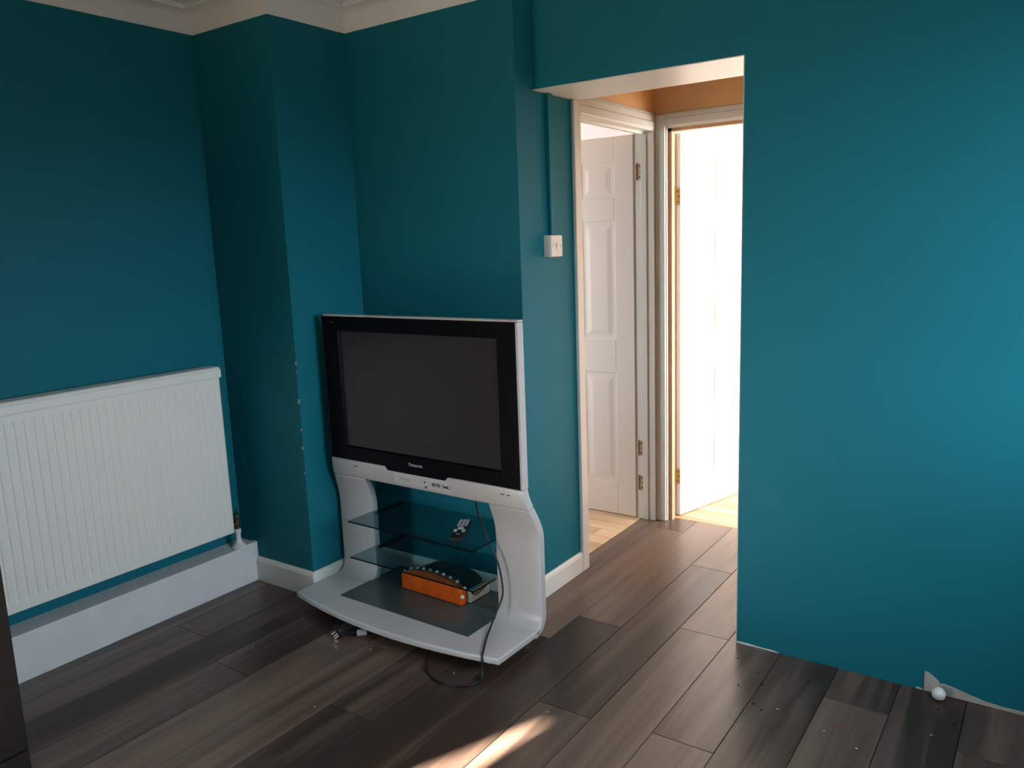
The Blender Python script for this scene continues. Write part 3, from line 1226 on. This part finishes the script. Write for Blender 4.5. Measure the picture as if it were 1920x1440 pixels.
for k in range(10):
    x = -AL * 0.98 + 2 * AL * 0.98 * k / 9
    b = new()
    lathe(b, [(0.0072, -0.002), (0.0072, 0.002), (0.0055, 0.0055), (0.0016, 0.0075)], 12)
    st_ = obj('stud', b, STUD, acc, smooth=True)
    st_.location = (x, -AD + 0.024, arch(x) + 0.0005)
b = new()
lathe(b, [(0.008, -0.002), (0.008, 0.003), (0.004, 0.007)], 12)
st_ = obj('stud', b, STUD, acc, smooth=True)
st_.location = (AL + 0.002, -AD + 0.002, 0.040)
st_.rotation_euler = (PI / 2, 0, 0.4)
b = new()
tube(b, spline([(AL + 0.0145, -AD + 0.045, 0.046), (AL + 0.017, -0.01, 0.030), (AL + 0.0145, 0.07, 0.046)], 6), 0.0035, 6)
obj('strap', b, PLEAT, acc)

# ---- power lead: drops from the set, hangs over the right leg, loops on the floor, ends in a plug
pc = thing('power_cable', 'thin black power cable trailing from the television across the floor to a plug', 'cable', (1.40, -0.30, 0))
cpts = [(1.215, 0.110, 0.560), (1.235, 0.070, 0.520), (1.285, 0.025, 0.455), (1.345, -0.004, 0.382), (1.385, -0.010, 0.320), (1.404, -0.010, 0.250),
        (1.408, -0.012, 0.180), (1.396, -0.040, 0.118), (1.405, -0.090, 0.085), (1.440, -0.165, 0.078), (1.478, -0.232, 0.0785), (1.492, -0.262, 0.068),
        (1.498, -0.268, 0.030), (1.505, -0.285, 0.006), (1.508, -0.315, 0.0045), (1.484, -0.350, 0.0045), (1.435, -0.374, 0.0045), (1.370, -0.372, 0.0045),
        (1.305, -0.340, 0.0045), (1.250, -0.275, 0.0045), (1.190, -0.195, 0.0045), (1.120, -0.150, 0.0045), (1.050, -0.165, 0.0045), (0.985, -0.200, 0.007), (0.940, -0.245, 0.012)]
b = new()
sp = [Vector(p) - Vector((1.40, -0.30, 0)) for p in spline(cpts, 8)]
tube(b, sp, 0.0036, 8)
obj('lead', b, RUBBER, pc, smooth=True)
b = new()
tube(b, [(0.945 - 1.4, -0.240 + .3, 0.0125), (0.905 - 1.4, -0.281 + .3, 0.0145), (0.868 - 1.4, -0.314 + .3, 0.022)], [0.005, 0.0065, 0.008], 10)
obj('cable_sleeve', b, RUBBER, pc)
b = new()
tube(b, [(0.929 - 1.4, -0.2565 + .3, 0.0135), (0.903 - 1.4, -0.2830 + .3, 0.0150)], 0.0122, 12)
obj('tag', b, TAGW, pc)
b = new()
box(b, -0.024, 0.024, -0.020, 0.020, -0.010, 0.013, bev=0.006)
plug = obj('plug', b, BLACK_PL, pc)
plug.location = (0.852 - 1.4, -0.327 + .3, 0.0275)
plug.rotation_euler = (-1.15, 0.0, -0.35)
for (px_, py_) in ((-0.011, -0.004), (0.011, -0.004), (0.0, 0.013)):
    b = new()
    box(b, px_ - 0.003, px_ + 0.003, py_ - 0.002, py_ + 0.002, -0.028, -0.0095)
    obj('pin', b, STEEL, plug)

# ---- white ball by the torn plaster
b = new()
bmesh.ops.create_icosphere(b, subdivisions=3, radius=0.0205)
for v in b.verts:
    n_ = v.co.normalized()
    v.co *= 1 + 0.035 * math.sin(5 * n_.x + 1) * math.cos(4 * n_.y) + 0.02 * math.sin(9 * n_.z)
zmin = min(v.co.z for v in b.verts)
ball = tag(obj('ball', b, BALLW, smooth=True), 'small white ball lying on the floor in front of the torn plaster', 'ball')
ball.location = (2.823, 0.372, -zmin + 0.0003)

# ---- crumbs and flakes on the floor
random.seed(3)


def flake(x, y, s, m, name, label, cat, grp, h=0.0022):
    bm = new()
    k = random.randint(5, 7)
    pts = [(s * random.uniform(.6, 1.1) * math.cos(2 * PI * i / k), s * random.uniform(.4, .9) * math.sin(2 * PI * i / k)) for i in range(k)]
    pts = [(p[0] * .62, p[1] * .62) for p in pts]
    prism(bm, pts, 'z', 0.0003, h * .7)
    o = obj(name, bm, m)
    o.location = (x, y, 0)
    o.rotation_euler = (0, 0, random.uniform(0, 3))
    return tag(o, label, cat, grp)


WL = 'tiny white flake of plaster lying loose on the dark plank floor'
for (x, y, s) in ((1.395, -0.300, .006), (1.13, -0.70, .006), (2.41, 0.06, .006), (2.56, 0.02, .005), (2.66, -0.02, .007), (2.83, 0.16, .006),
                  (1.62, 0.20, .004), (1.52, -0.02, .004), (1.80, -0.33, .005), (1.92, 0.33, .004), (0.62, -0.55, .004), (1.02, -0.33, .005), (0.97, -0.30, .004)):
    flake(x, y, s, FLAKE_W, 'plaster_flake', WL, 'flake', 'white plaster flakes on the floor')
DL = 'small dark crumb of dirt lying on the plank floor'
for (x, y, s) in ((2.325, 0.175, .010), (2.26, 0.13, .006), (2.337, 0.05, .009), (2.37, 0.03, .006), (2.83, 0.315, .010), (2.88, 0.25, .009), (2.45, 0.27, .006), (2.2, .3, .005), (2.29, .24, .004)):
    flake(x, y, s, FLAKE_D, 'dirt_crumb', DL, 'crumb', 'dark crumbs on the floor', h=0.004)
bm = new()
prism(bm, [(-0.014, -0.0015), (0.014, -0.0025), (0.015, 0.0015), (-0.013, 0.0022)], 'z', 0.0003, 0.0012)
rs_ = tag(obj('red_scrap', bm, FLAKE_R), 'thin red scrap lying on the floor near the torn plaster', 'scrap')
rs_.location = (2.59, 0.07, 0)
rs_.rotation_euler = (0, 0, 0.3)
